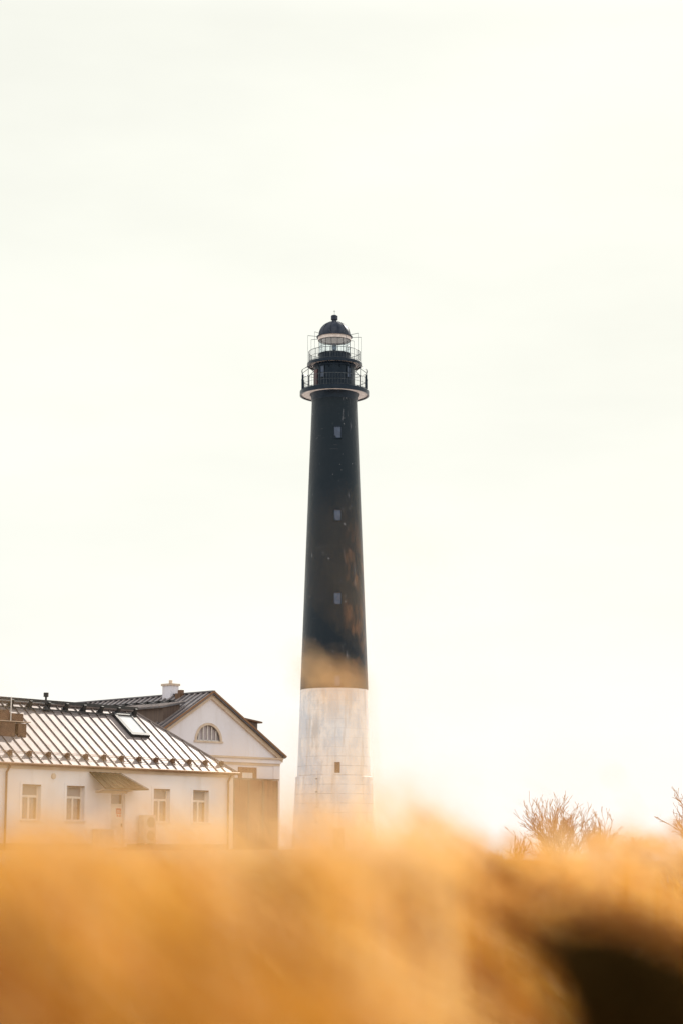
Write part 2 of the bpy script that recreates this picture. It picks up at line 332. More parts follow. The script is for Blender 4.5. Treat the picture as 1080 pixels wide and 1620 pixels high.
# lower gallery: slab with turned-down rim, white soffit
def gallery(r, z0, z1, drop, ri):
    o = MB().lathe([(ri, z1), (r, z1), (r + .04, z1 - .04), (r + .04, z0 - drop), (r - .10, z0 - drop), (r - .10, z0 + .001), (ri, z0 + .001)], 96).build('gallery', M['iron'], lh, True)
    MB().lathe([(ri - .05, z0 - .012), (r - .12, z0 - .012), (r - .12, z0 - .03), (ri - .05, z0 - .03)], 96, closed=True).build('soffit', M['soffit'], o, True)
    return o
g1 = gallery(3.33, 44.02, 44.30, .15, 1.9)
MB().lathe([(2.14, 43.2), (2.26, 43.35), (2.26, 43.7), (2.4, 43.98)], 96).build('collar', M['iron'], lh, True)
wr = MB().lathe([(1.99, 44.25), (1.99, 46.55), (2.06, 46.6), (2.06, 46.95)], 96).build('watch_room', M['iron'], lh, True)
for x in (-1.16, 1.36, ):
    y = -math.sqrt(1.99 ** 2 - x * x); a = math.atan2(x, -y)
    e_ = MB(); ww, hh, zc = .42, 1.08, 45.95
    mt = Matrix.Translation((x, y, 0)) @ Matrix.Rotation(a, 4, 'Z')
    e_.box(-ww / 2 - .07, -ww / 2, -.06, .2, zc - hh / 2, zc + hh / 2).box(ww / 2, ww / 2 + .07, -.06, .2, zc - hh / 2, zc + hh / 2).box(-ww / 2 - .07, ww / 2 + .07, -.06, .2, zc + hh / 2, zc + hh / 2 + .07).box(-ww / 2 - .07, ww / 2 + .07, -.06, .2, zc - hh / 2 - .07, zc - hh / 2).box(-ww / 2, ww / 2, -.05, .1, zc - .12, zc - .07)
    bmesh.ops.transform(e_.bm, matrix=mt, verts=e_.bm.verts); f = e_.build('window', M['iron'], wr)
    p_ = MB().box(-ww / 2 + .002, ww / 2 - .002, -.02, .15, zc - hh / 2 + .002, zc + hh / 2 - .002); bmesh.ops.transform(p_.bm, matrix=mt, verts=p_.bm.verts); p_.build('pane', M['tpane'], f)
dd = MB().box(-.34, .34, -.05, .1, 44.3, 46.3); bmesh.ops.transform(dd.bm, matrix=Matrix.Translation((-1.80, -.86, 0)) @ Matrix.Rotation(R(-64), 4, 'Z'), verts=dd.bm.verts); dd.build('door', M['redrust'], wr, label='faded red door of the watch room')
# lower railing: handrail ring, wire balusters, tall framed posts
def railing(r, z, h, nb, npost, ph, post_w, name='railing'):
    m_ = MB(); m_.ring(r, z + h, .028).ring(r, z + h * .5, .016).ring(r, z + .10, .016)
    for i in range(nb):
        a = 2 * PI * (i + .37) / nb; m_.tube((r * math.cos(a), r * math.sin(a), z), (r * math.cos(a), r * math.sin(a), z + h), .011, n=4, cap=False)
    o = m_.build(name, M['rail'], lh)
    return o
rl = railing(3.20, 44.3, 1.15, 72, 12, 2.3, .05)
for i in range(14):
    a = 2 * PI * (i + .5) / 14; x, y = 3.2 * math.cos(a), 3.2 * math.sin(a); k = 2.62 / 3.2
    MB().bar((x, y, 44.28), (x, y, 46.35), .06).build('post', M['iron'], rl)
    MB().bar((x, y, 46.33), (x * k, y * k, 46.72), .04).build('stay', M['iron'], rl)
tr_ = MB(); tr_.ring(3.2, 46.3, .022); tr_.build('top_rail', M['iron'], rl)
for a0 in (200, 340, 20, 160):     # lantern frames on the lower gallery
    a = R(a0); x, y = 3.26 * math.cos(a), 3.26 * math.sin(a)
    MB().box(x - .10, x + .10, y - .10, y + .10, 44.3, 45.7).build('equipment_box', M['iron'], rl)
g2 = gallery(2.62, 46.95, 47.12, .12, 1.45)
r2 = railing(2.50, 47.12, 1.12, 60, 12, 0, 0)
for i in range(10):
    a = 2 * PI * (i + .25) / 10; MB().bar((2.5 * math.cos(a), 2.5 * math.sin(a), 47.1), (2.5 * math.cos(a), 2.5 * math.sin(a), 48.26), .045).build('post', M['rail'], r2)
# brackets under the upper gallery
for i in range(12):
    a = 2 * PI * (i + .5) / 12; ca, sa = math.cos(a), math.sin(a)
    MB().bar((2.02 * ca, 2.02 * sa, 46.35), (2.5 * ca, 2.5 * sa, 46.86), .06).build('bracket', M['iron'], lh)
MB().lathe([(1.55, 47.1), (1.55, 47.9), (1.60, 47.92), (1.60, 48.04), (1.45, 48.05), (0, 48.05)], 64).build('lantern_base', M['iron'], lh, True)
lg = MB().lathe([(1.50, 48.05), (1.50, 49.42)], 64).build('lantern_glass', M['glass'], lh, True)
gb = MB()
for i in range(16):
    a = 2 * PI * (i + .5) / 16; gb.bar((1.53 * math.cos(a), 1.53 * math.sin(a), 48.04), (1.53 * math.cos(a), 1.53 * math.sin(a), 49.45), .05 if i % 2 else .035)
gb.ring(1.53, 48.72, .02).ring(1.53, 49.40, .03)
gb.build('glazing_bars', M['iron'], lg)
MB().lathe([(1.52, 49.42), (1.60, 49.42), (1.60, 49.76), (1.52, 49.76)], 64, closed=True).build('lantern_cornice', M['soffit'], lh, True)
MB().lathe([(0, 49.5), (1.5, 49.5)], 48).build('lantern_ceiling', M['soffit'], lh)
ln = MB().lathe([(0, 48.05), (.30, 48.05), (.30, 48.25), (.10, 48.3), (.10, 48.42), (.22, 48.5), (.24, 48.75), (.20, 49.0), (.05, 49.1), (0, 49.1)], 24).build('lamp', M['lens'], lh, True)
dm = [(1.50, 49.74), (1.74, 49.74), (1.74, 49.82), (1.60, 49.86)] + [(1.56 * math.cos(t * PI / 2 / 12), 49.86 + 1.48 * math.sin(t * PI / 2 / 12)) for t in range(0, 11)] + [(.28, 51.36), (.22, 51.5)]
do = MB().lathe(dm, 64).build('dome', M['dome'], lh, True)
for i in range(12):
    a = 2 * PI * (i + .5) / 12; rb = MB()
    for t in range(10):
        p, q = [(1.575 * math.cos(k * PI / 24) * math.cos(a), 1.575 * math.cos(k * PI / 24) * math.sin(a), 49.86 + 1.495 * math.sin(k * PI / 24)) for k in (t, t + 1)]
        rb.bar(p, q, .035)
    rb.build('dome_rib', M['dome'], do)
MB().lathe([(0, 51.42), (.22, 51.42), (.22, 51.52), (.33, 51.54), (.33, 51.92), (.28, 51.98), (0, 52.0)], 32).build('vent', M['dome'], lh, True)
MB().tube((0, 0, 51.95), (0, 0, 52.55), .018).tube((-.12, 0, 52.4), (.12, 0, 52.4), .012).build('finial', M['rail'], lh)
for i in range(10):
    a = 2 * PI * (i + .2) / 10; ca, sa = math.cos(a), math.sin(a); rr = 2.62
    o = MB().tube((1.6 * ca, 1.6 * sa, 49.80), (rr * ca, rr * sa, 49.86), .024, n=6).build('outrigger', M['rail'], lh)
    if i % 5 != 2: MB().tube((rr * ca, rr * sa, 49.86), (rr * ca, rr * sa, 47.0), .013, n=5).build('wire', M['rail'], o)

# ------------------------------------------------------------------ front house (hip roof)
G0 = ray(367, 1345, 100); GL = ray(0, 1345, 88.3); uu = (G0 - GL); uu.z = 0; uu.normalize()
def s_at(px, org, dr):        # distance along a wall line to the point seen at px
    a = (px - 540) / FPX; c, s = math.cos(PITCH), math.sin(PITCH)
    # point p = org + dr*t ; px: p.x = a*(p.y*c+p.z*s)
    k = a * c; z = org.z * s * a
    return (k * org.y + z - org.x) / (dr.x - k * dr.y)
RZ = math.atan2(uu.y, uu.x); bkv = Vector((-uu.y, uu.x, 0))
h1 = empty('plaster_house', G0, RZ, label='low white plaster house with a pale seamed metal hip roof, snow guards and a skylight', cat='house')
WL, WD, EZ, OV, RH, HB = 24., 7.0, 3.78, .2, 3.02, 3.7
wx = {}
for nme, px in (('w1', 48), ('w2', 118), ('door', 186), ('w3', 255), ('w4', 317), ('pipe', 5)): wx[nme] = s_at(px, G0, uu)
SP = .34          # wall thickness for openings
wins = [(wx['w1'] - 6.4, 1.0), (wx['w1'] - 3.2, 1.0), (wx['w1'], 1.12), (wx['w2'], 1.12), (wx['w3'], 1.12), (wx['w4'], 1.12)]
WZ0, WZ1 = 1.30, 2.88
# wall with real openings: vertical strips between them
ops = sorted([(x - w_ / 2, x + w_ / 2, WZ0, WZ1) for x, w_ in wins] + [(wx['door'] - .46, wx['door'] + .46, .15, 2.62)])
def pierced(name, x0, x1, z0, z1, y0, y1, ops, m, parent):
    b = MB(); x = x0
    for a, c_, p, q in ops:
        b.box(x, a, y0, y1, z0, z1)
        if p > z0: b.box(a, c_, y0, y1, z0, p)
        b.box(a, c_, y0, y1, q, z1); x = c_
    b.box(x, x1, y0, y1, z0, z1)
    bmesh.ops.remove_doubles(b.bm, verts=b.bm.verts, dist=1e-5)
    seen = {}
    for f in list(b.bm.faces):
        k = tuple(round(v, 4) for v in f.calc_center_median()); seen.setdefault(k, []).append(f)
    bmesh.ops.delete(b.bm, geom=[f for k in seen.values() if len(k) > 1 for f in k], context='FACES_ONLY')
    return b.build(name, m, parent)
pierced('wall', -WL, 0, -.6, EZ, 0, .35, ops, M['plaster'], h1)
MB().box(-WL, 0, .35, WD, -.6, EZ - .01).build('inner_wall', M['plaster'], h1)
MB().box(-.62, .035, -.035, .3, -.6, EZ - .2).build('corner_pilaster', M['frame'], h1) if False else MB().box(-.30, .03, -.04, .2, -.6, EZ - .2).build('corner_pilaster', M['frame'], h1)
MB().box(-WL, .06, -.10, .1, EZ - .22, EZ - .02).build('cornice', M['trim'], h1)
pb = MB()
pb.box(-WL, wx['door'] - .62, -.05, .1, -.6, .28).box(wx['door'] + .62, -.31, -.05, .1, -.6, .28); pb.build('plinth', M['plinth'], h1)
def window(x, w_, z0, z1, parent, y=0.0):
    dpt = .20
    f = MB(); t = .065
    f.box(x - w_ / 2, x - w_ / 2 + t, y + dpt, y + dpt + .07, z0, z1).box(x + w_ / 2 - t, x + w_ / 2, y + dpt, y + dpt + .07, z0, z1)
    f.box(x - w_ / 2 + t, x + w_ / 2 - t, y + dpt, y + dpt + .07, z0, z0 + t).box(x - w_ / 2 + t, x + w_ / 2 - t, y + dpt, y + dpt + .07, z1 - t, z1)
    zt = z0 + (z1 - z0) * .67
    f.box(x - w_ / 2 + t, x + w_ / 2 - t, y + dpt - .02, y + dpt + .07, zt - .05, zt + .05)
    f.box(x - .055, x + .055, y + dpt - .01, y + dpt + .07, z0 + t, zt - .05)
    fo = f.build('window', M['frame'], parent)
    MB().box(x - w_ / 2 + t, x + w_ / 2 - t, y + dpt + .03, y + dpt + .045, z0 + t, z1 - t).build('pane', M['pane'], fo)
    MB().box(x - w_ / 2 - .08, x + w_ / 2 + .08, y - .08, y + dpt, z0 - .07, z0 - .003).build('sill', M['whitemetal'], fo)
    s_ = MB().box(x - w_ / 2 - .14, x - w_ / 2, y - .025, y, z0, z1 + .12).box(x + w_ / 2, x + w_ / 2 + .14, y - .025, y, z0, z1 + .12).box(x - w_ / 2, x + w_ / 2, y - .025, y, z1 + .002, z1 + .12)
    s_.build('surround', M['plaster'], fo)
    # brown strip painting the shaded reveal on the far side, a narrow vertical
    MB().box(x + w_ / 2 - t - .16, x + w_ / 2 - t - .02, y + dpt + .012, y + dpt + .03, z0 + t, zt - .05).build('reveal_shade', M['brown'], fo)
    MB().box(x - w_ / 2, x + w_ / 2, y + .002, y + .10, z1 - .06, z1 - .001).build('lintel_reveal', M['brown'], fo)  # brown strip painted for the dark reveal under the lintel
for x, w_ in wins: window(x, w_, WZ0, WZ1, h1)
dx = wx['door']
dr = MB().box(dx - .455, dx + .455, .16, .22, .16, 2.05).build('door', M['whitemetal'], h1, bevel=.006)
MB().box(dx - .38, dx + .38, .145, .16, .3, 1.0).box(dx - .38, dx + .38, .145, .16, 1.12, 1.95).build('door_panel', M['frame'], dr)
MB().box(dx + .34, dx + .38, .09, .145, 1.05, 1.22).tube((dx + .26, .10, 1.15), (dx + .38, .10, 1.15), .012).build('handle', M['rail'], dr)
MB().box(dx + .02, dx + .33, .13, .144, 1.66, 1.92).box(dx + .06, dx + .14, .13, .144, 1.52, 1.62).box(dx + .22, dx + .30, .13, .144, 1.52, 1.62).build('notice', M['red'], dr, label='red notice on the white door')
MB().box(dx + .05, dx + .30, .126, .13, 1.73, 1.76).box(dx + .05, dx + .22, .126, .13, 1.80, 1.83).build('notice_mark', M['frame'], dr)
tw = MB().box(dx - .455, dx + .455, .15, .22, 2.06, 2.12).box(dx - .455, dx - .38, .15, .22, 2.12, 2.55).box(dx + .38, dx + .455, .15, .22, 2.12, 2.55).box(dx - .455, dx + .455, .15, .22, 2.55, 2.615).build('transom_window', M['frame'], h1)
MB().box(dx - .38, dx + .38, .18, .2, 2.12, 2.55).build('pane', M['pane'], tw)
MB().box(dx + .24, dx + .36, .165, .18, 2.12, 2.55).build('reveal_shade', M['brown'], tw)  # the transom's shaded reveal, painted as a brown strip
MB().box(dx - .8, dx + .8, -1.0, -.051, -.5, .12).build('doorstep', M['plinth'], h1)
# canopy over the door
cx0 = s_at(142, G0 + Vector((0, 0, 3.5)), uu); cx1 = cx0 + 1.9
A_, B_, C_, D_ = Vector((cx0, -.02, 3.55)), Vector((cx1, -.02, 3.53)), Vector((cx0 + .12, -.98, 2.78)), Vector((cx1 + .98, -.98, 2.78)); E_ = Vector((cx1 + 1.0, -.02, 2.78)) 
cn = MB().slab([A_, C_, D_, B_], .04).slab([B_, D_, E_], .03).build('canopy', M['canopy'], h1)
sm_ = MB()
for k in range(1, 6):
    f = k / 6; a = A_.lerp(B_, min(1, f * 1.0)); b = C_.lerp(D_, f); off = Vector((0, -.01, .03)); sm_.bar(a + off, b + off, .03)
sm_.bar(B_ + off, D_ + off, .03).bar(C_, D_, .05).bar(A_, C_, .04)
sm_.build('canopy_rib', M['canopy'], cn)
MB().bar((cx0 + .45, -.03, 2.66), (cx0 + .45, -.85, 2.83), .05).bar((cx0 + 2.3, -.03, 2.66), (cx0 + 2.3, -.85, 2.83), .05).box(cx0 + .4, cx0 + 2.4, -.07, -.002, 2.60, 2.72).build('canopy_bracket', M['trim'], cn)
MB().tube((s_at(84.5, G0 + Vector((0, 0, 3.2)), uu), .02, 3.28), (s_at(84.5, G0 + Vector((0, 0, 3.2)), uu), -.06, 3.28), .13, n=20).build('wall_vent', M['trim'], h1)
# roof
r0 = Vector((OV, -OV, EZ)); L0 = -WL - OV
r_br, r_fr, r_bl, r_fl = Vector((OV, WD + OV, EZ)), r0, Vector((L0, WD + OV, EZ)), Vector((L0, -OV, EZ))
rg_r, rg_l = Vector((OV - HB, HB - OV, EZ + RH)), Vector((L0 + HB, HB - OV, EZ + RH))
rf = MB().slab([r_fl, r_fr, rg_r, rg_l], .05).slab([r_fr, r_br, rg_r], .05).slab([r_br, r_bl, rg_l, rg_r], .05).slab([r_bl, r_fl, rg_l], .05).build('roof', M['roof'], h1)
sl_ = RH / HB; nrm = Vector((0, -RH, HB)).normalized()
def on_front(x, d, lift=0.):      # d metres up the slope measured in plan
    return Vector((x, -OV + d, EZ + sl_ * d)) + nrm * lift
sb = MB(); x = OV - .29
while x > L0:
    top = HB if x < OV - HB else OV - x
    if x < L0 + HB: top = x - L0
    if top > .15:
        p, q = on_front(x, .02, .022), on_front(x, top - .02, .022); sb.bar(p, q, .018, .042, up=tuple(nrm))
    x -= .578
n2 = Vector((RH, 0, HB)).normalized(); y = -OV + .3
while y < WD + OV:
    top = min(y + OV, WD + OV - y)
    if top > .15:
        sb.bar(Vector((OV - .02, y, EZ + .02)) + n2 * .02, Vector((OV - top + .02, y, EZ + sl_ * top)) + n2 * .02, .028, .05, up=tuple(n2))
    y += .578
sb.build('standing_seams', M['seam'], rf)
MB().bar(r_fr + Vector((0, 0, .03)), rg_r + Vector((0, 0, .05)), .10, .06).bar(r_br, rg_r, .10, .06).bar(rg_r + Vector((0, 0, .04)), rg_l + Vector((0, 0, .04)), .16, .07).build('ridge_cap', M['roof'], rf)
# ridge rail: dark bar on brackets before the ridge, thickened to draw the shade beneath
MB().bar(on_front(OV - HB - .05, HB - .12, .30), on_front(L0 + HB, HB - .12, .30), .13, .14).build('ridge_rail', M['darkmetal'], h1)
MB().bar(on_front(OV - HB - .25, HB - .42, .10), on_front(L0 + HB, HB - .42, .12), .07).build('ridge_rail', M['darkmetal'], h1)
def guard_mesh(h, m, name):
    g_ = MB(); g_.hexa([(-.09, -.16, 0), (.09, -.16, 0), (.09, .10, 0), (-.09, .10, 0), (-.07, -.02, h), (.07, -.02, h), (.07, .03, h), (-.07, .03, h)])
    g_.box(-.13, .13, -.20, .13, -.012, .018)
    return g_.build(name, m, h1)
gd = guard_mesh(.20, M['brown'], 'snow_guard'); hd = guard_mesh(.36, M['darkmetal'], 'ridge_bracket')
tilt = math.atan(sl_)
x = OV - .75; i = 0
while x > L0 + 1:
    o = gd if i == 0 else dup(gd, h1); o.location = on_front(x, .52, .03); o.rotation_euler = (tilt, 0, 0); x -= 1.156; i += 1
x = OV - HB - .25; i = 0
while x > L0 + HB:
    o = hd if i == 0 else dup(hd, h1); o.location = on_front(x, HB - .22, .0); o.rotation_euler = (tilt, 0, 0); x -= 1.156; i += 1
for l_ in (.10, .19): MB().tube(on_front(OV - .6, .50, l_), on_front(L0 + .6, .50, l_), .014, n=6).build('snow_rail', M['gutter'], h1)
MB().tube((OV + .06, -OV - .05, EZ - .03), (L0, -OV - .05, EZ - .03), .07, n=10).box(L0, OV + .04, -OV - .02, -OV + .0, EZ - .1, EZ - .052).build('gutter', M['gutter'], h1, True)
def downpipe(x):
    MB().tube((x + .12, -OV - .04, EZ - .06), (x, -.11, EZ - .42), .05).tube((x, -.11, EZ - .40), (x, -.11, -.2), .05).build('downpipe', M['gutter'], h1, True)
downpipe(-.42); downpipe(wx['pipe'])
# skylight
kx = OV - 4.9
def sq(x0, x1, d0, d1, l0, l1): return [on_front(x0, d0, l0), on_front(x1, d0, l0), on_front(x1, d1, l0), on_front(x0, d1, l0), on_front(x0, d0, l1), on_front(x1, d0, l1), on_front(x1, d1, l1), on_front(x0, d1, l1)]
sk = MB().hexa(sq(kx - .66, kx - .46, 2.15, 3.25, 0, .15)).hexa(sq(kx + .52, kx + .58, 2.15, 3.25, 0, .13)).hexa(sq(kx - .66, kx + .60, 2.00, 2.15, 0, .16)).hexa(sq(kx - .66, kx + .58, 3.25, 3.40, 0, .17)).build('skylight', M['darkmetal'], h1)
MB().hexa(sq(kx - .459, kx + .519, 2.152, 3.248, .02, .09)).build('pane', M['skypane'], sk)
# vent pipe
vx = s_at(73, G0 + bkv * 3.2 + Vector((0, 0, 6.8)), uu)
vb = on_front(vx, HB - .3, 0)
MB().tube(vb, vb + Vector((0, 0, .62)), .05).tube(vb + Vector((0, 0, .60)), vb + Vector((0, 0, .80)), .12, .12, 14).tube(vb - Vector((0, 0, .05)), vb + Vector((0, 0, .16)), .2, .07, 12).build('vent_pipe', M['darkmetal'], h1, True)
# twin chimney blocks low on the left of the slope
chx = s_at(21, G0 + bkv * 1.35 + Vector((0, 0, 5.5)), uu) + .2
def chim(x0, x1, d0, d1, zt, m, nm, parent):
    a = on_front(x0, d0).z - .3; y0 = -OV + d0; y1 = -OV + d1
    return MB().box(x0, x1, y0, y1, a, zt).build(nm, m, parent, bevel=.012)
ch = chim(chx - .95, chx - .05, 1.55, 2.25, 5.72, M['brown'], 'chimney', h1)
chim(chx + .12, chx + .62, 1.55, 2.25, 5.67, M['brown'], 'flue_box', ch)
chim(chx - .05, chx + .12, 1.75, 2.15, 5.62, M['darkmetal'], 'flue_gap', ch)  # dark infill painting the shade between the two flues
MB().box(chx - 1.05, chx + .82, 1.28, 2.1, 5.725, 5.76).build('cap_plate', M['trim'], ch)
MB().box(chx - .9, chx - .35, 1.45, 1.95, 5.76, 6.25).box(chx - .2, chx + .5, 1.45, 1.95, 5.76, 6.12).build('cowl', M['brown'], ch)
MB().tube((chx - .3, 1.4, 5.75), (chx - .3, 1.4, 6.85), .025).build('aerial', M['frame'], ch)

# outdoor cooling units at the foot of the wall
def outdoor_unit(px, zb, nf, label, hh=.62):
    x = s_at(px, G0, uu); p = G0 + uu * x; o = empty('cooling_unit', p + Vector((0, 0, zb)), RZ, label=label, cat='cooling unit', group='cooling units on the house wall')
    MB().box(-.42, .42, -.46, -.12, 0, hh * nf + .06).build('casing', M['casing'], o, bevel=.015)
    for k in range(nf):
        z = .03 + hh * (k + .5)
        MB().tube((.06, -.462, z), (.06, -.485, z), .25, n=28).build('fan_grille', M['fan'], o)
        gg = MB()
        for j in range(-3, 4): gg.box(.06 - math.sqrt(.0625 - (j * .07) ** 2), .06 + math.sqrt(.0625 - (j * .07) ** 2), -.492, -.486, z + j * .07 - .006, z + j * .07 + .006)
        gg.build('guard_wire', M['casing'], o)
    MB().box(-.36, -.30, -.42, -.02, -.12, 0).box(.30, .36, -.42, -.02, -.12, 0).build('bracket', M['rail'], o)
outdoor_unit(226, .32, 2, 'tall outdoor cooling unit with two stacked round fans, right of the white door')
def meter():
    x = s_at(157, G0, uu); p = G0 + uu * x; o = empty('meter_cabinet', p, RZ, label='squat cream cabinet against the plaster wall, left of the white door', cat='cabinet')
    MB().box(-.5, .5, -.45, -.055, .02, .92).build('body', M['trim'], o, bevel=.01)
    MB().box(-.47, -.01, -.47, -.452, .08, .86).build('door', M['casing'], o); MB().box(.01, .47, -.47, -.452, .08, .86).build('door', M['casing'], o)
    MB().box(-.54, .54, -.5, -.052, .921, .96).build('lid', M['whitemetal'], o)
meter()

# ------------------------------------------------------------------ gable house behind
AZ2 = R(45); u2 = Vector((math.sin(AZ2), math.cos(AZ2), 0)); P0 = ray(333, 1095, 128); PKZ = P0.z
B0 = Vector((P0.x, P0.y, .15)); RZ2 = math.atan2(u2.y, u2.x); PK = PKZ - .15
h2 = empty('gabled_house', B0, RZ2, label='taller white gabled house with a half-round attic window behind the low hip-roofed house', cat='house')
HW, TH = 6.1, 3.95; k2 = TH / 6.4; LEN = 26.
def gz(x): return PK - abs(x) * k2
# gable wall, with the half-round opening drawn as real geometry around it
def gable():
    b = bmesh.new(); cxg, czg, rg = -.12, 6.93, 1.0
    arc = [(cxg + rg * math.cos(a), czg + rg * math.sin(a)) for a in [PI * i / 16 for i in range(17)]]      # right to left
    z_in = lambda x: gz(x) - .12
    for yy in (0., .3):
        va = [b.verts.new((x, yy, z)) for x, z in arc]
        lo_r, lo_l = b.verts.new((HW, yy, czg)), b.verts.new((-HW, yy, czg))
        er, el_ = b.verts.new((HW, yy, z_in(HW))), b.verts.new((-HW, yy, z_in(HW)))
        pk = b.verts.new((0, yy, z_in(0)))
        hi = b.verts.new((HW - .001, yy, z_in(HW)))
        b.verts.remove(hi)
        # heights above the sill line: triangle between the rakes
        xr = (z_in(0) - czg) / k2
        lo_r.co.x = xr; lo_l.co.x = -xr
        up = va[:9] ; b.faces.new([lo_r, pk] + va[8::-1]); b.faces.new([pk, lo_l] + va[:7:-1])
        b.faces.new([lo_r] + [va[0], va[-1]] + [lo_l, el_, er]) if False else None
        gnd_r, gnd_l = b.verts.new((HW, yy, -.6)), b.verts.new((-HW, yy, -.6))
        b.faces.new([lo_l, va[-1], va[0], lo_r, er, gnd_r, gnd_l, el_])
    g_ = MB(); g_.bm.free(); g_.bm = b; g_.build('gable_wall', M['plaster2'], h2)
gable()
MB().box(-HW, HW, .3, LEN, -.6, gz(HW) - .15).build('wall', M['plaster2'], h2)
MB().slab([(-3.4, .8, 7.95), (3.4, .8, 7.95), (3.4, .8, 6.7), (-3.4, .8, 6.7)], .05).build('attic_back', M['dormer'], h2)
# lunette
lu = MB(); 
for i in range(16):
    a, b = PI * i / 16, PI * (i + 1) / 16
    pt = lambda r, t, y: (-.12 + r * math.cos(t), y, 6.93 + r * math.sin(t))
    lu.hexa([pt(1.0, a, -.04), pt(1.16, a, -.04), pt(1.16, a, .05), pt(1.0, a, .05), pt(1.0, b, -.04), pt(1.16, b, -.04), pt(1.16, b, .05), pt(1.0, b, .05)])
lu.box(-1.34, 1.10, -.08, .05, 6.82, 6.929)
lun = lu.build('arched_window', M['trim'], h2)
g_ = MB()
for k in range(-2, 3):
    x = k * .36; top = math.sqrt(1 - x * x) - .01; g_.box(-.12 + x - .03, -.12 + x + .03, .08, .14, 6.931, 6.93 + top)
g_.box(-1.1, .86, .08, .14, 6.931, 6.99)
g_.build('glazing_bars', M['frame'], lun)
p_ = MB(); vs = [p_.bm.verts.new((-.12 + .995 * math.cos(PI * i / 16), .16, 6.932 + .995 * math.sin(PI * i / 16))) for i in range(17)]; p_.bm.faces.new(vs); p_.build('pane', M['atticpane'], lun)
# pediment base cornice
MB().box(-HW - .25, HW + .18, -.22, .1, 5.92, 6.04).build('cornice', M['trim'], h2)
MB().box(-HW - .12, HW + .08, -.12, .1, 5.66, 5.915).build('cornice', M['plaster2'], h2)
MB().box(-HW - .05, HW + .03, -.06, .1, 5.50, 5.655).build('cornice', M['trim'], h2)
MB().box(HW - .55, HW + .02, -.05, .1, -.6, 5.495).build('corner_pilaster', M['plaster2'], h2)
# raking cornice and roof
def P2(x, y, l=0.): return Vector((x, y, gz(x) + l))
rk = MB()
for sgn in (1, -1):
    rk.hexa([P2(0, -.16, -.42), P2(sgn * 6.28, -.16, -.42), P2(sgn * 6.28, -.001, -.42), P2(0, -.001, -.42), P2(0, -.16, -.13), P2(sgn * 6.28, -.16, -.13), P2(sgn * 6.28, -.001, -.13), P2(0, -.001, -.13)])
rk.build('raking_cornice', M['trim'], h2)
r2_ = MB()
r2_.slab([P2(0, -.35), P2(0, LEN + .3), P2(-6.4, LEN + .3), P2(-6.4, -.35)][::-1], .11)
r2_.slab([P2(0, -.35), P2(6.4, -.35), P2(6.4, LEN + .3), P2(0, LEN + .3)], .11)
rf2 = r2_.build('roof', M['roof2'], h2)
ve = MB()
for sgn in (1, -1): ve.bar(P2(0, -.36, .02), P2(sgn * 6.42, -.36, .02), .06, .12)
ve.build('verge_board', M['gutter'], rf2)
sb = MB(); y = .15  # seams made wide and pale to paint the glints on the dark sheets
while y < LEN:
    for sgn in (-1, 1): sb.bar(P2(0, y, .02), P2(sgn * 6.38, y, .02), .17, .07)
    y += .56
sb.build('standing_seams', M['roof'], rf2)
MB().bar(P2(0, -.36, .05), P2(0, LEN + .3, .05), .25, .08).build('ridge_cap', M['roof2'], rf2)
gd2 = MB().box(-.13, .13, -.09, .09, 0, .22).build('snow_guard', M['darkmetal'], h2); i = 0
for k in range(20):
    o = gd2 if k == 0 else dup(gd2, h2); o.location = P2(-1.05, 2.8 + k * 1.12, .02)
MB().tube(P2(-1.05, 2.2, .2), P2(-1.05, LEN, .2), .03).tube(P2(-1.05, 2.2, .1), P2(-1.05, LEN, .1), .03).build('snow_rail', M['darkmetal'], h2)
# long shed dormers
dw = MB()
y0, y1 = .75, 21.
zE = PK - 1.12
dw.hexa([(-3.3, y0, gz(3.3) - .3), (-1.9, y0, gz(1.9) - .3), (-1.9, y1, gz(1.9) - .3), (-3.3, y1, gz(3.3) - .3), (-3.3, y0, zE + .12), (-1.9, y0, zE + .42), (-1.9, y1, zE + .42), (-3.3, y1, zE + .12)])
d1 = dw.build('dormer', M['dormer'], h2)
MB().slab([(-1.55, y0 - .12, PK - .66), (-1.55, y1 + .1, PK - .66), (-3.62, y1 + .1, zE + .06), (-3.62, y0 - .12, zE + .06)][::-1], .10).build('dormer_roof', M['roof2'], d1)
s3 = MB(); y = y0  # dormer seams, also widened and paled as painted glints
while y < y1: s3.bar((-1.57, y, PK - .66), (-3.62, y, zE + .07), .17, .07); y += .56
s3.build('standing_seams', M['roof'], d1)
for k in range(0):
    yy = y0 + 2 + k * 2.6; ww_ = MB().box(-3.345, -3.305, yy - .5, yy + .5, zE - .68, zE - .08).build('dormer_window', M['frame'], d1)
dr_ = MB(); dr_.hexa([(2.7, .1, gz(2.7) - .3), (4.22, .1, gz(4.22) - .3), (4.22, 21, gz(4.22) - .3), (2.7, 21, gz(2.7) - .3), (2.7, .1, PK - 1.55), (4.22, .1, PK - 1.74), (4.22, 21, PK - 1.74), (2.7, 21, PK - 1.55)])
d2 = dr_.build('dormer', M['dormer'], h2)
MB().slab([(2.25, -.1, PK - 1.42), (4.5, -.1, PK - 1.70), (4.5, 21.1, PK - 1.70), (2.25, 21.1, PK - 1.42)], .10).build('dormer_roof', M['brown'], d2)
# chimney on the ridge
co = MB().box(-.36, .36, 3.55, 4.35, PK - .6, PK + .62).build('chimney', M['plaster2'], h2)
MB().box(-.43, .43, 3.48, 4.42, PK + .62, PK + .76).build('chimney_cap', M['trim'], co)
MB().tube((0, 3.95, PK + .76), (0, 3.95, PK + 1.0), .12, n=12).build('chimney_pot', M['trim'], co)
MB().box(-.14, .14, 2.75, 3.05, PK - .1, PK + .30).box(-.5, -.15, 2.4, 2.9, PK - .4, PK + .05).build('roof_vent', M['brown'], h2)
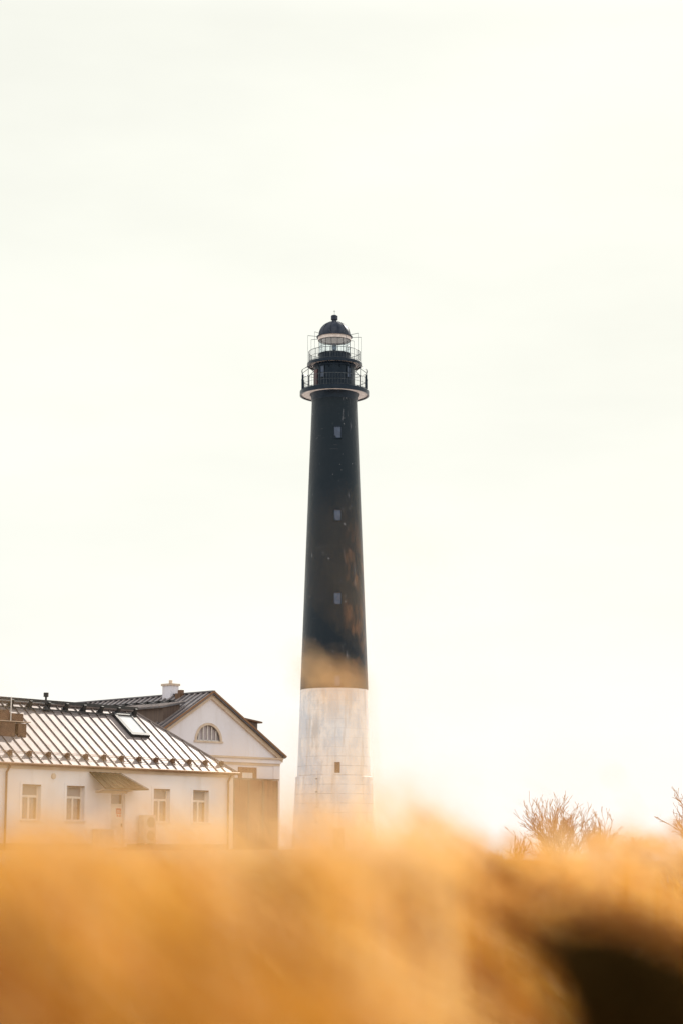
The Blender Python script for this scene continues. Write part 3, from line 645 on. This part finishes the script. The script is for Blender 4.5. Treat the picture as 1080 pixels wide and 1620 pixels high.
# brown framed window above the timber screen
wx2 = 3.25
f = MB().box(wx2 - .80, wx2 - .48, -.05, .02, 3.2, 5.36).box(wx2 + .46, wx2 + .80, -.05, .02, 3.2, 5.36).box(wx2 - .48, wx2 + .46, -.05, .02, 5.02, 5.36).build('window', M['timber'], h2)
MB().box(wx2 - .479, wx2 + .459, -.02, .01, 3.2, 5.018).build('pane', M['frame'], f)

# timber screen in front of the gable wall
SX0, SX1 = 1.75, 5.72
ts = empty('timber_screen', B0, RZ2, label='tall brown board screen standing against the gabled house, beside the hip-roofed house corner', cat='screen')
b_ = MB(); x = SX0; random.seed(3)
while x < SX1 - .05:
    w_ = min(.19, SX1 - x); yj = random.uniform(-.012, .012)
    b_.box(x + .004, x + w_ - .004, -.30 + yj, -.265 + yj, -.5, 4.55 + random.uniform(-.01, .01)); x += w_
b_.build('boards', M['timber'], ts)
for x in (SX0 + .1, SX0 + 1.35, SX0 + 2.6, SX1 - .1): MB().box(x - .05, x + .05, -.36, -.315, -.5, 4.5).build('post', M['dormer'], ts)
MB().box(SX0 - .03, SX1 + .03, -.38, -.2, 4.562, 4.64).build('top_rail', M['dormer'], ts)
MB().box(SX0, SX1, -.262, -.20, 1.2, 1.32).box(SX0, SX1, -.262, -.20, 3.4, 3.52).build('rail', M['dormer'], ts)

# ------------------------------------------------------------------ bare shrubs
def shrub(px0, px1, ytop, Y, seed, label, n=14, spread=.62, lean=0., twig=1., name='bare_shrub', cat='shrub', tree=False):
    rd = random.Random(seed); cx = (px0 + px1) / 2; base = ray(cx, 1350, Y); base.z = ground_z(base.x, base.y)
    top = ray(cx, ytop, Y).z; H = top - base.z; Wd = (px1 - px0) / FPX * Y / 2
    o = empty(name, base, 0, label=label, cat=cat, group='bare shrubs on the skyline')
    b = MB(); tw = MB(); cnt = [0]
    def grow(p, d, ln_, r, lv):
        if cnt[0] > 9000: return
        segs = 4 if lv < 2 else 3; q = p
        for s_ in range(segs):
            d = (d + Vector((rd.gauss(0, .13), rd.gauss(0, .13), rd.gauss(.04, .09)))).normalized(); nq = q + d * ln_ / segs
            rr = max(.007, r * (1 - .17 * s_)); (b if lv < 2 else tw).tube(q, nq, rr, rr * .83, n=5 if lv < 2 else 3, cap=False); cnt[0] += 1; q = nq
            if lv < 3 and (s_ or lv == 0):
                for _ in range(2 if lv < 3 else 2):
                    if rd.random() < (.85, .75, .55, .5)[lv] * twig:
                        ax = Vector((rd.uniform(-1, 1), rd.uniform(-1, 1), rd.uniform(-.3, .5))).normalized()
                        nd = (d + ax * rd.uniform(.35, .7)).normalized(); grow(q, nd, ln_ * rd.uniform(.42, .7), rr * .55, lv + 1)
    if tree:
        b.tube((0, 0, -.1), (.05, 0, H * .3), .12, .09, 8); st = Vector((.05, 0, H * .28))
    for i in range(n):
        a = rd.uniform(0, 2 * PI); t = rd.uniform(0, 1) ** .6 * spread
        d = Vector((math.cos(a) * t + lean, math.sin(a) * t, 1)).normalized()
        s0 = Vector((math.cos(a) * Wd * .25 * t, math.sin(a) * Wd * .25, -.05)) if not tree else st
        l_ = (H * .66 if not tree else H * .60) * rd.uniform(.7, 1.0) * (1.0 - .2 * t)
        grow(s0, d, l_, rd.uniform(.022, .034) * Y / 65, 0)
    b.build('stems', M['bark'], o); tw.build('twigs', M['bark'], o)['kind'] = 'stuff'
shrub(845, 925, 1266, 62, 31, 'bare brown shrub with fanned stems, tallest of the skyline bushes right of the lighthouse', 16, .75)
shrub(915, 975, 1290, 66, 12, 'low bare shrub with forked stems just right of the tallest fanned bush', 8, .75, .12, .8)
shrub(800, 832, 1318, 60, 13, 'smallest bare shrub, a few thin stems at the left end of the bushes', 5, .5, 0, .7)
shrub(1062, 1150, 1275, 58, 14, 'bushy bare tree cut by the right edge of the photo', 14, .8, 0, 1., 'bare_tree', 'tree', True)
for k, (a, b_, t, Y, lb) in enumerate(((745, 800, 1343, 75, 'low flat scrub on the horizon between the lighthouse and the bare bushes'), (975, 1045, 1326, 56, 'low tangled scrub between the forked shrub and the tree at the edge'), (690, 745, 1347, 80, 'thin low scrub on the horizon nearest the lighthouse'))):
    shrub(a, b_, t, Y, 20 + k, lb, 16, 1.1, 0, 1.)

# ------------------------------------------------------------------ grass
def blades(name, base, height, lean, az, width, m, label, segs=4, droop=.25, head=0.):
    """base (n,3), one curved tapering ribbon per blade, one mesh in all"""
    n = len(base); k = segs + 1; t = np.linspace(0, 1, k)[None, :, None]
    ld = np.stack([np.cos(az), np.sin(az), np.zeros(n)], 1)[:, None, :]
    up = np.array([0, 0, 1.])[None, None, :]
    h = height[:, None, None]; le = lean[:, None, None]
    pts = base[:, None, :] + up * h * (t - droop * le * t ** 2 * .6) + ld * h * le * (t ** 1.7)
    fa = rng.uniform(0, 2 * np.pi, n); wd = np.stack([np.cos(fa), np.sin(fa), np.zeros(n)], 1)[:, None, :]
    wv = (1 - t ** 2.2) * .5 + .04
    if head: wv = wv * .5 + head * np.exp(-((t - .88) / .10) ** 2)
    w_ = width[:, None, None] * wv
    V = np.stack([pts - wd * w_, pts + wd * w_], 2).reshape(-1, 3)
    idx = (np.arange(n) * k * 2)[:, None, None] + np.arange(segs)[None, :, None] * 2 + np.array([0, 1, 3, 2])[None, None, :]
    F = idx.reshape(-1)
    me = bpy.data.meshes.new(name); me.vertices.add(len(V)); me.vertices.foreach_set('co', V.reshape(-1).astype(np.float32))
    nf = n * segs; me.loops.add(nf * 4); me.loops.foreach_set('vertex_index', F.astype(np.int32)); me.polygons.add(nf)
    me.polygons.foreach_set('loop_start', (np.arange(nf) * 4).astype(np.int32)); me.polygons.foreach_set('loop_total', np.full(nf, 4, np.int32))
    me.polygons.foreach_set('use_smooth', np.ones(nf, bool)); me.update(); me.validate()
    me.materials.append(m); o = bpy.data.objects.new(name, me); C.objects.link(o)
    return tag(o, label, 'grass', kind='stuff')
def gz_arr(x, y): return np.array([ground_z(float(a), float(b)) for a, b in zip(x, y)])
def noise2(x, y, s, off=0.): return np.array([noise.noise(Vector((float(a) * s + off, float(b) * s, off))) for a, b in zip(x, y)])

# field grass, 4 m out to the buildings and the skyline
n = 46000
d_ = 4 * (110 / 4) ** (rng.random(n) ** .85); th = rng.uniform(-.27, .27, n)
x_ = d_ * np.sin(th); y_ = d_ * np.cos(th)
z_ = gz_arr(x_, y_); cl_ = noise2(x_, y_, .25) * .5 + .5
# grass is mown short around the houses
ub = 1 / (1 + np.exp((x_ - (d_ - 100) * .10 - 6) * .8)); near_b = np.clip((d_ - 55) / 25, 0, 1) * ub
hh = (.20 + .24 * cl_ + rng.normal(0, .05, n)).clip(.08, .7) * (1 - .8 * near_b) * np.where(d_ > 75, .7, 1)
wd_ = .004 + d_ * .00045
blades('field_grass', np.stack([x_, y_, z_ - .02], 1), hh, rng.uniform(.1, .7, n), rng.normal(R(188), .8, n), wd_, M['field'], 'dry golden grass covering the field up to the houses and lighthouse', 3)

# near grass, tops reaching about eye height
def near_set(n, y0, y1, top_mean, top_sd, width, seed_off, name, label, clump=.5, head=0., pw=1., skip_dark=True, amp=.06):
    y = y0 * (y1 / y0) ** (rng.random(n) ** pw); x = y * rng.uniform(-.30, .30, n)
    cn_ = noise2(x / y * 12, np.log(y) * 3, clump, seed_off)
    top = top_mean * y + top_sd * y * rng.normal(0, 1, n) + amp * cn_ * y
    if skip_dark:      # a hollow in the grass round the added dark bush on the right
        a = x / y; hole = (a > np.where(y < 1.45, -.02, .088) + rng.normal(0, .012, n)) & (y < 1.6)
        top = np.where(hole, np.minimum(top, -.088 * y - .03), top)
    base = np.stack([x, y, np.full(n, -.80)], 1)
    le = rng.uniform(.35, 1.0, n); az = rng.normal(R(183), .5, n)
    h = (top + .80) / (1 - .15 * le)
    base[:, 0] -= np.cos(az) * h * le; base[:, 1] -= np.sin(az) * h * le     # the tip, not the root, is what was placed
    return blades(name, base, h, le, az, np.full(n, width) * rng.uniform(.6, 1.4, n), M['neargrass'], label, 7, .25, head)
near_set(9000, 1.45, 8, -.012, .014, .006, 1.3, 'meadow_grass', 'tall amber grass filling the foreground, blurred', pw=.8, amp=.035)
near_set(1500, .45, 1.3, -.030, .022, .004, 5.1, 'tall_grass', 'blurred amber grass stems close in front of the lens', head=.5)

# seed plumes leaning in close to the lens: panicles of small spikelets on bowed stems
class Plumes:
    def __init__(s): s.V = []; s.F = []
    def quad(s, p, a, b):
        k = len(s.V); s.V += [p - a, p + b, p + a, p - b]; s.F.append((k, k + 1, k + 2, k + 3))
    def plume(s, tip, root, d, rad, tau, size=.0045, seed=0):
        """tip and root of the panicle at distance d; rad in metres is its half width, tau how dense"""
        r = random.Random(seed); A = ray(*tip, d); B = ray(*root, d * 1.03); ax = B - A; Ln = ax.length
        area = Ln * rad * 1.5; qa = size * size * .30 * 2 * .6; n = int(-math.log(1 - tau) * area / qa)
        axn = ax.normalized(); s1 = axn.cross(Vector((0, 1, 0))).normalized(); s2 = axn.cross(s1)
        for i in range(n):
            t = r.random() ** .9; w = rad * min(1, .25 + 2.2 * t) * (1 if t < .75 else 1 - (t - .75) * 2)
            g = lambda: max(-2.2, min(2.2, r.gauss(0, .5)))
            p = A + ax * t + s1 * g() * w + s2 * g() * w * 1.5
            a = (-axn + Vector((r.gauss(0, .5), r.gauss(0, .5), r.gauss(0, .5)))).normalized()
            c = a.cross(Vector((r.gauss(0, 1), r.gauss(0, 1), r.gauss(0, 1)))).normalized()
            s.quad(p, a * size, c * size * .3)
        P = B; k = 10; foot = Vector((B.x + r.uniform(-.02, .03) - (.06 if d < .5 else 0), B.y + .05, -.82)); prev = A.lerp(B, .5)
        for i in range(k + 1):       # the stem bows down to the ground
            t = i / k; q = B.lerp(foot, t); q.z = B.z + (foot.z - B.z) * t; q.x = B.x + (foot.x - B.x) * (1 - (1 - t) ** 2)
            dv = (q - prev); m_ = (q + prev) / 2; sd = dv.normalized().cross(Vector((0, 1, 0))).normalized() * (.0005 if d > .5 else .0002)
            k_ = len(s.V); s.V += [prev - sd, prev + sd, q + sd, q - sd]; s.F.append((k_, k_ + 1, k_ + 2, k_ + 3)); prev = q
    def build(s, name, m, label):
        me = bpy.data.meshes.new(name); me.from_pydata([tuple(v) for v in s.V], [], s.F); me.materials.append(m)
        o = bpy.data.objects.new(name, me); C.objects.link(o); return tag(o, label, 'grass', kind='stuff')
pl = Plumes(); r_ = random.Random(4)
PL = [((400, 730), (690, 1010), .27, 105, .035),
      ((472, 1034), (572, 1082), 1.0, 16, .42), ((472, 1062), (570, 1098), 1.0, 19, .42), ((470, 1085), (575, 1140), 1.2, 26, .2), ((440, 1240), (580, 1320), .6, 55, .25), ((250, 1285), (380, 1340), .7, 45, .3), ((20, 1290), (150, 1345), .7, 45, .3), ((450, 1150), (600, 1270), .8, 50, .16), ((455, 1285), (600, 1345), .8, 42, .45), ((470, 1315), (620, 1360), .9, 36, .5),
      ((620, 1250), (720, 1350), .8, 50, .40), ((660, 1285), (770, 1352), 1.2, 30, .55), ((590, 1300), (680, 1360), .7, 60, .35),
      ((958, 1208), (1015, 1300), 1.3, 7, .14), ((600, 1180), (720, 1330), .45, 60, .10), ((800, 1150), (900, 1235), .49, 22, .05),
      ((-40, 1100), (80, 1210), .45, 40, .14), ((110, 1205), (230, 1275), .6, 35, .22), ((360, 1215), (470, 1330), .7, 45, .34),
      ((-20, 1225), (110, 1330), .6, 50, .30), ((210, 1270), (330, 1340), .6, 50, .36), ((330, 1290), (450, 1350), .8, 50, .42),
      ((80, 1300), (220, 1352), .8, 45, .42), ((450, 1250), (580, 1330), .6, 60, .28), ((500, 1300), (620, 1352), .9, 45, .40),
      ((860, 1320), (960, 1360), 1.1, 32, .40), ((960, 1315), (1070, 1365), 1.0, 36, .45), ((300, 1230), (390, 1300), .5, 40, .20)]
pp = Plumes()  # added plumes whose blur lays a hazy veil over tower and walls
for i, (a, b, d, rp, tau) in enumerate(PL): pp.plume(a, b, d, rp * d / FPX, tau, .0022 + .002 * min(1, d), i)
pp.build('veil_plumes', M['veilplume'], 'faint pale seed plumes added as a warm veil before the tower and house walls, far out of focus')
for i in range(30):      # the feathery upper fringe
    px = r_.uniform(-90, 640); py = r_.uniform(1302, 1342) + (12 if px > 380 else 0); d = r_.uniform(.55, 1.1)
    pl.plume((px, py), (px + r_.uniform(70, 130), py + r_.uniform(30, 60)), d, 30 * d / FPX, r_.uniform(.15, .42), .004, 300 + i)
for i in range(26):
    px = r_.uniform(600, 1090); py = r_.gauss(1343 - 16 * (px > 930), 9); d = r_.uniform(1.5, 2.6)
    if 730 < px < 925: py = max(py, 1356)
    pl.plume((px, py), (px + r_.uniform(50, 110), py + r_.uniform(25, 50)), d, 20 * d / FPX, r_.uniform(.4, .7), .004, 400 + i)
for px, py, d in ((300, 1545, .46), (325, 1570, .46), (590, 1590, .47), (640, 1480, 1.0), (470, 1430, 1.0), (120, 1370, .8), (190, 1390, .8), (550, 1400, 1.1)):      # heads put in to draw the pale highlights lower down
    pl.plume((px, py), (px + 90, py + 75), d, 34 * d / FPX, .6, .0045, px)
for i in range(26):
    px = r_.uniform(-80, 1120); py = r_.gauss(1340, 14) if i % 2 else r_.uniform(1350, 1420); d = r_.uniform(.7, 1.6)
    if px > 700: d = r_.uniform(1.5, 2.2)
    pl.plume((px, py), (px + r_.uniform(90, 170), py + r_.uniform(45, 80)), d, 36 * d / FPX, .5, .004, 100 + i)
for i in range(12):      # more heads massed to draw the bright upper left of the grass
    px = r_.uniform(-90, 330) if i < 10 else r_.uniform(400, 620); py = r_.uniform(1346, 1430); d = r_.uniform(.6, 1.0)
    pl.plume((px, py), (px + 100, py + 62), d, 36 * d / FPX, .5, .004, 600 + i)
pl.build('seed_plumes', M['plume'], 'pale amber seed plumes leaning left, out of focus across the foot of the buildings')

pb_ = Plumes()  # brown plumes placed to draw the darker streaks and zones
for i, (a, b_, d, rp, tau) in enumerate([((655, 1275), (800, 1372), 1.5, 13, .5), ((690, 1330), (860, 1420), 1.3, 26, .5), ((390, 1360), (520, 1450), .8, 34, .55), ((600, 1370), (720, 1440), .9, 30, .5), ((250, 1460), (380, 1530), .8, 30, .45), ((500, 1500), (600, 1580), .8, 34, .5), ((20, 1400), (110, 1450), .9, 24, .3), ((720, 1400), (900, 1500), 1.1, 40, .6), ((780, 1440), (930, 1560), 1.0, 46, .7), ((640, 1440), (800, 1560), 1.0, 40, .4),
        ((840, 1395), (1040, 1470), 1.1, 30, .6), ((-60, 1530), (90, 1640), .9, 50, .75), ((480, 1530), (620, 1640), .9, 40, .5), ((700, 1560), (860, 1660), .9, 46, .6), ((330, 1440), (470, 1520), .9, 28, .3), ((-70, 1440), (60, 1520), .9, 36, .4), ((180, 1560), (300, 1640), .9, 36, .45),
        ((985, 1335), (1110, 1380), 1.8, 14, .4), ((560, 1440), (680, 1500), 1.2, 22, .35), ((100, 1450), (220, 1520), 1.0, 24, .35), ((900, 1440), (1110, 1500), 1.0, 40, .7)]):
    if a[0] < 640: d *= .72; tau = min(.8, tau * 1.35)
    pb_.plume(a, b_, d, rp * d / FPX, tau, .004, 900 + i)
pb_.build('brown_plumes', M['brownplume'], 'brown seed plumes among the pale ones in the blurred foreground')

# added dark bush that draws the dark gap in the grass, low right
rd = random.Random(5); b = MB(); JD = .52; cj = ray(1010, 1640, JD)
LOBES = [((1050, 1660), 140, 130, .42), ((890, 1485), 55, 26, .03), ((1075, 1570), 90, 60, .16), ((975, 1510), 85, 36, .10), ((1015, 1610), 100, 90, .21), ((940, 1555), 60, 50, .08)]
for i in range(9000):
    u_ = rd.random(); acc = 0
    for (lc, lx, lz, pr) in LOBES:
        acc += pr
        if u_ <= acc: break
    c0 = ray(*lc, JD + rd.gauss(0, .02)); v = Vector((rd.gauss(0, 1), rd.gauss(0, 1), rd.gauss(0, 1))).normalized() * (rd.random() ** .5)
    s_ = rd.uniform(.003, .007); p = c0 + Vector((v.x * lx + v.z * -.0, 0, v.z * lz)) * (JD / FPX) + Vector((-v.z * .006, v.y * .03, 0))
    a = Vector((rd.gauss(0, 1), rd.gauss(0, 1), rd.gauss(0, 1))).normalized(); c_ = a.cross(Vector((.3, .5, .8))).normalized()
    vs = [b.bm.verts.new(p + a * s_), b.bm.verts.new(p + c_ * s_ * .5), b.bm.verts.new(p - a * s_), b.bm.verts.new(p - c_ * s_ * .5)]; b.bm.faces.new(vs)
ju = empty('dark_gap_bush', (cj.x, cj.y, -.8), 0, label='dark low bush added for the dark gap in the blurred grass, lower right corner', cat='bush')
jf = b.build('foliage', M['darkleaf'], ju); jf.matrix_parent_inverse = Matrix.Translation((-cj.x, -cj.y, .8))
MB().tube((0, 0, -.05), (0, 0, .58), .006, .004).tube((0, 0, .5), (.03, .01, .64), .004, .002).tube((0, 0, .45), (-.03, .01, .62), .004, .002).build('stem', M['bark'], ju)
